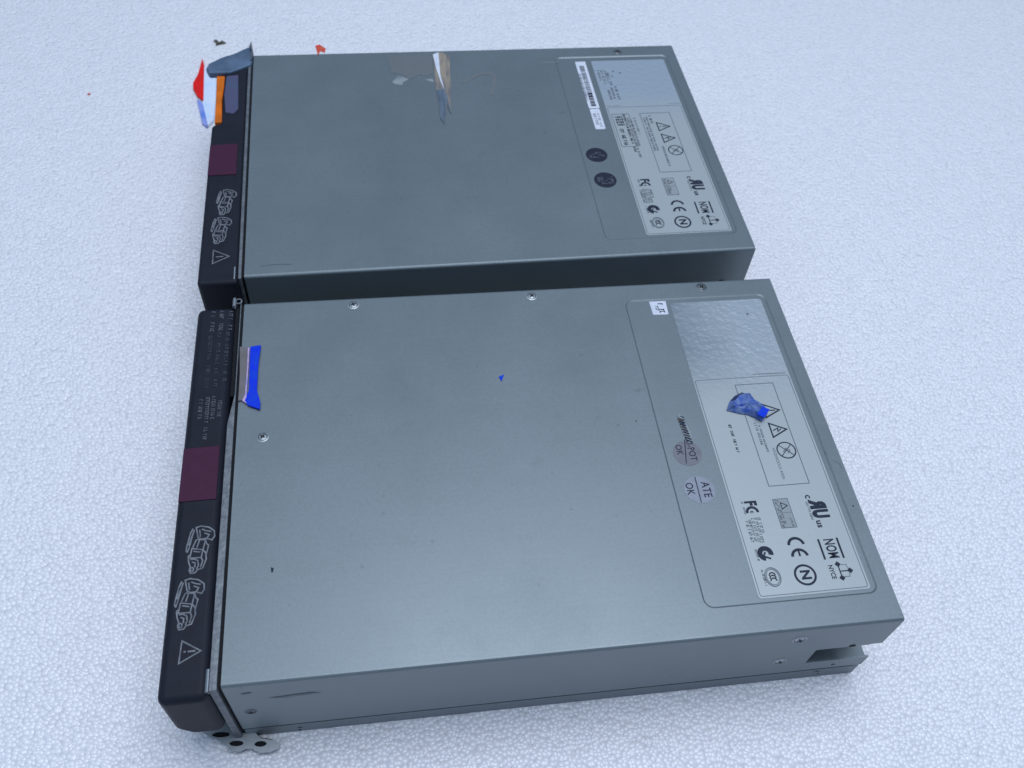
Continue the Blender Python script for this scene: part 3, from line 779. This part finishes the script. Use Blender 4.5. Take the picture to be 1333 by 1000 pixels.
    if not back:
        mark('dent', lambda s: s.flat([(.0620, .1745), (.0665, .1730), (.0655, .1665), (.0630, .1660)], 'ink'))
        mark('speck', lambda s: s.flat([(.6650, .3930), (.6680, .3925), (.6665, .3900)], 'ink'))
        mark('scratch', lambda s: s.stroke([(.985, .285), (.9925, .279), (.995, .268)], .0008, 'inkgrey'))
        mark('speck', lambda s: s.disc((.9885, .197), .0015, 'ink', n=7))
        for x0, z0, l, h in ((.055, .168, .075, .006), (.020, .195, .018, .003)):
            d = MB()
            d.face([(x0, -.0006, z0), (x0 + l * .3, -.0006, z0 - h), (x0 + l * .7, -.0006, z0 - h * .4), (x0 + l, -.0006, z0), (x0 + l * .8, -.0006, z0 + h), (x0 + l * .3, -.0006, z0 + h * .3)], 'smudge')
            d.build('smudge', cover)
    else:
        for q_ in (SCF1, SCF2, SCF3): mark('scuff', lambda s: s.flat(q_, 'scuff'))
        mark('stain', lambda s: s.stroke(ARC, .0085, 'faint'))
        mark('stain', lambda s: s.flat([(.305, .690), (.409, .693), (.407, .622), (.395, .606), (.375, .612), (.352, .596), (.330, .618), (.312, .622)], 'faint'))
        mark('scratch', lambda s: s.stroke([(.6660, .6470), (.7080, .6480)], .0020, 'scuff'))
        mark('scratch', lambda s: s.stroke([(.030, .026), (.055, .0285), (.088, .027)], .0014, 'inkgrey'))
        mark('dent', lambda s: s.flat([(.0630, .1100), (.0655, .1095), (.0640, .1040)], 'inkgrey'))
        mark('speck', lambda s: s.disc((.985, .42), .0015, 'inkgrey', n=7)); mark('speck', lambda s: s.disc((.980, .20), .0016, 'inkgrey', n=7))
    return root

power_supply('power_supply', (0, 0), 0, False,
             'nearer steel power supply with round test stickers and its full near side showing')
power_supply('power_supply', (-0.0038, 0.77296), 0.0145865, True,
             'farther steel power supply with dark round stickers and an orange lever by its grip')

# ---------------------------------------------------------------- scraps lying about
def to_back(pts):
    a = 0.0145865; c, s = math.cos(a), math.sin(a)
    return [(-0.0038 + c * x - s * y, 0.77296 + s * x + c * y) for x, y in pts]

def scrap(name, pieces, label, cat, z=H, th=.0022, bevel=.0006):
    b = MB()
    for i, (pts, m) in enumerate(pieces):
        b.prism(pts, z + .0004 + i * .0006, z + th + i * .0006, m)
    o = b.build(name, None, bevel=bevel, seg=2) if bevel else b.build(name)
    return tag(o, label, cat)

scrap('tape_scrap', [(TB_BROWN, 'brown'), (TB_PINK, 'pinkish'), (TB_BLUE, 'blue')],
      'upright strip of bright blue tape on the left edge of the nearer case', 'tape', th=.004)
def crumple():
    """the blue film over the label: a wrinkled little sheet with one flat saturated corner"""
    b = MB(); cx, cy = .868, .408; n = len(FILM); z = LZ + .002
    rings = [1.0, .72, .42]
    hs = [0.0, .010, .006]
    V = []
    for k, (q, h) in enumerate(zip(rings, hs)):
        V.append([(cx + (x - cx) * q, cy + (y - cy) * q, z + h + (0 if k == 0 else random.uniform(-.003, .004))) for x, y in FILM])
    for k in range(2):
        for i in range(n):
            j = (i + 1) % n
            top = FILM[i][1] > .405 and k == 0
            b.face([V[k][j], V[k][i], V[k + 1][i], V[k + 1][j]], 'navy' if top else 'bluefilm')
    for i in range(n): b.face([V[2][(i + 1) % n], V[2][i], (cx, cy, z + .009)], 'bluefilm')
    b.prism(FILMB, z + .0105, z + .0125, 'blue')
    return tag(b.build('film_scrap'), 'crumpled translucent blue film lying on the rating label of the nearer case', 'plastic film')
crumple()
scrap('film_fleck', [(BSPK, 'blue')], 'tiny bright blue triangular fleck in the middle of the nearer case', 'fleck', th=.0012, bevel=0)
scrap('tape_strip', [(to_back(TAPE), 'tan'), (to_back(TDARK), 'slate'), (to_back(TWHITE), 'white')],
      'torn tan and white tape strip hanging onto the farther case from its back edge', 'tape', th=.0014, bevel=0)
scrap('plastic_fleck', [(to_back(REDSP), 'redink')], 'small jagged red fleck on the back edge of the farther case', 'fleck', th=.0016, bevel=0)
scrap('plastic_scrap', [(to_back(PALE), 'palep'), (to_back(BLUE), 'bluep'), (to_back(RED), 'redp')],
      'red, white and blue plastic sliver lying on the foam beside the grip', 'plastic scrap', z=0.0, th=.006, bevel=.001)
scrap('crumb', [(to_back([(-.152, 1.118), (-.143, 1.108), (-.146, 1.098), (-.132, 1.104), (-.119, 1.108), (-.130, 1.118), (-.137, 1.110), (-.145, 1.124)]), 'darkspeck')],
      'brown crumb on the foam beyond the far left corner of the cases', 'crumb', z=0.0, th=.004, bevel=0)
scrap('red_dot', [(to_back(disc_pts((-.4507, .8964), .0035, 8)), 'redink')],
      'tiny red dot alone on the foam at the upper left', 'fleck', z=0.0, th=.002, bevel=0)
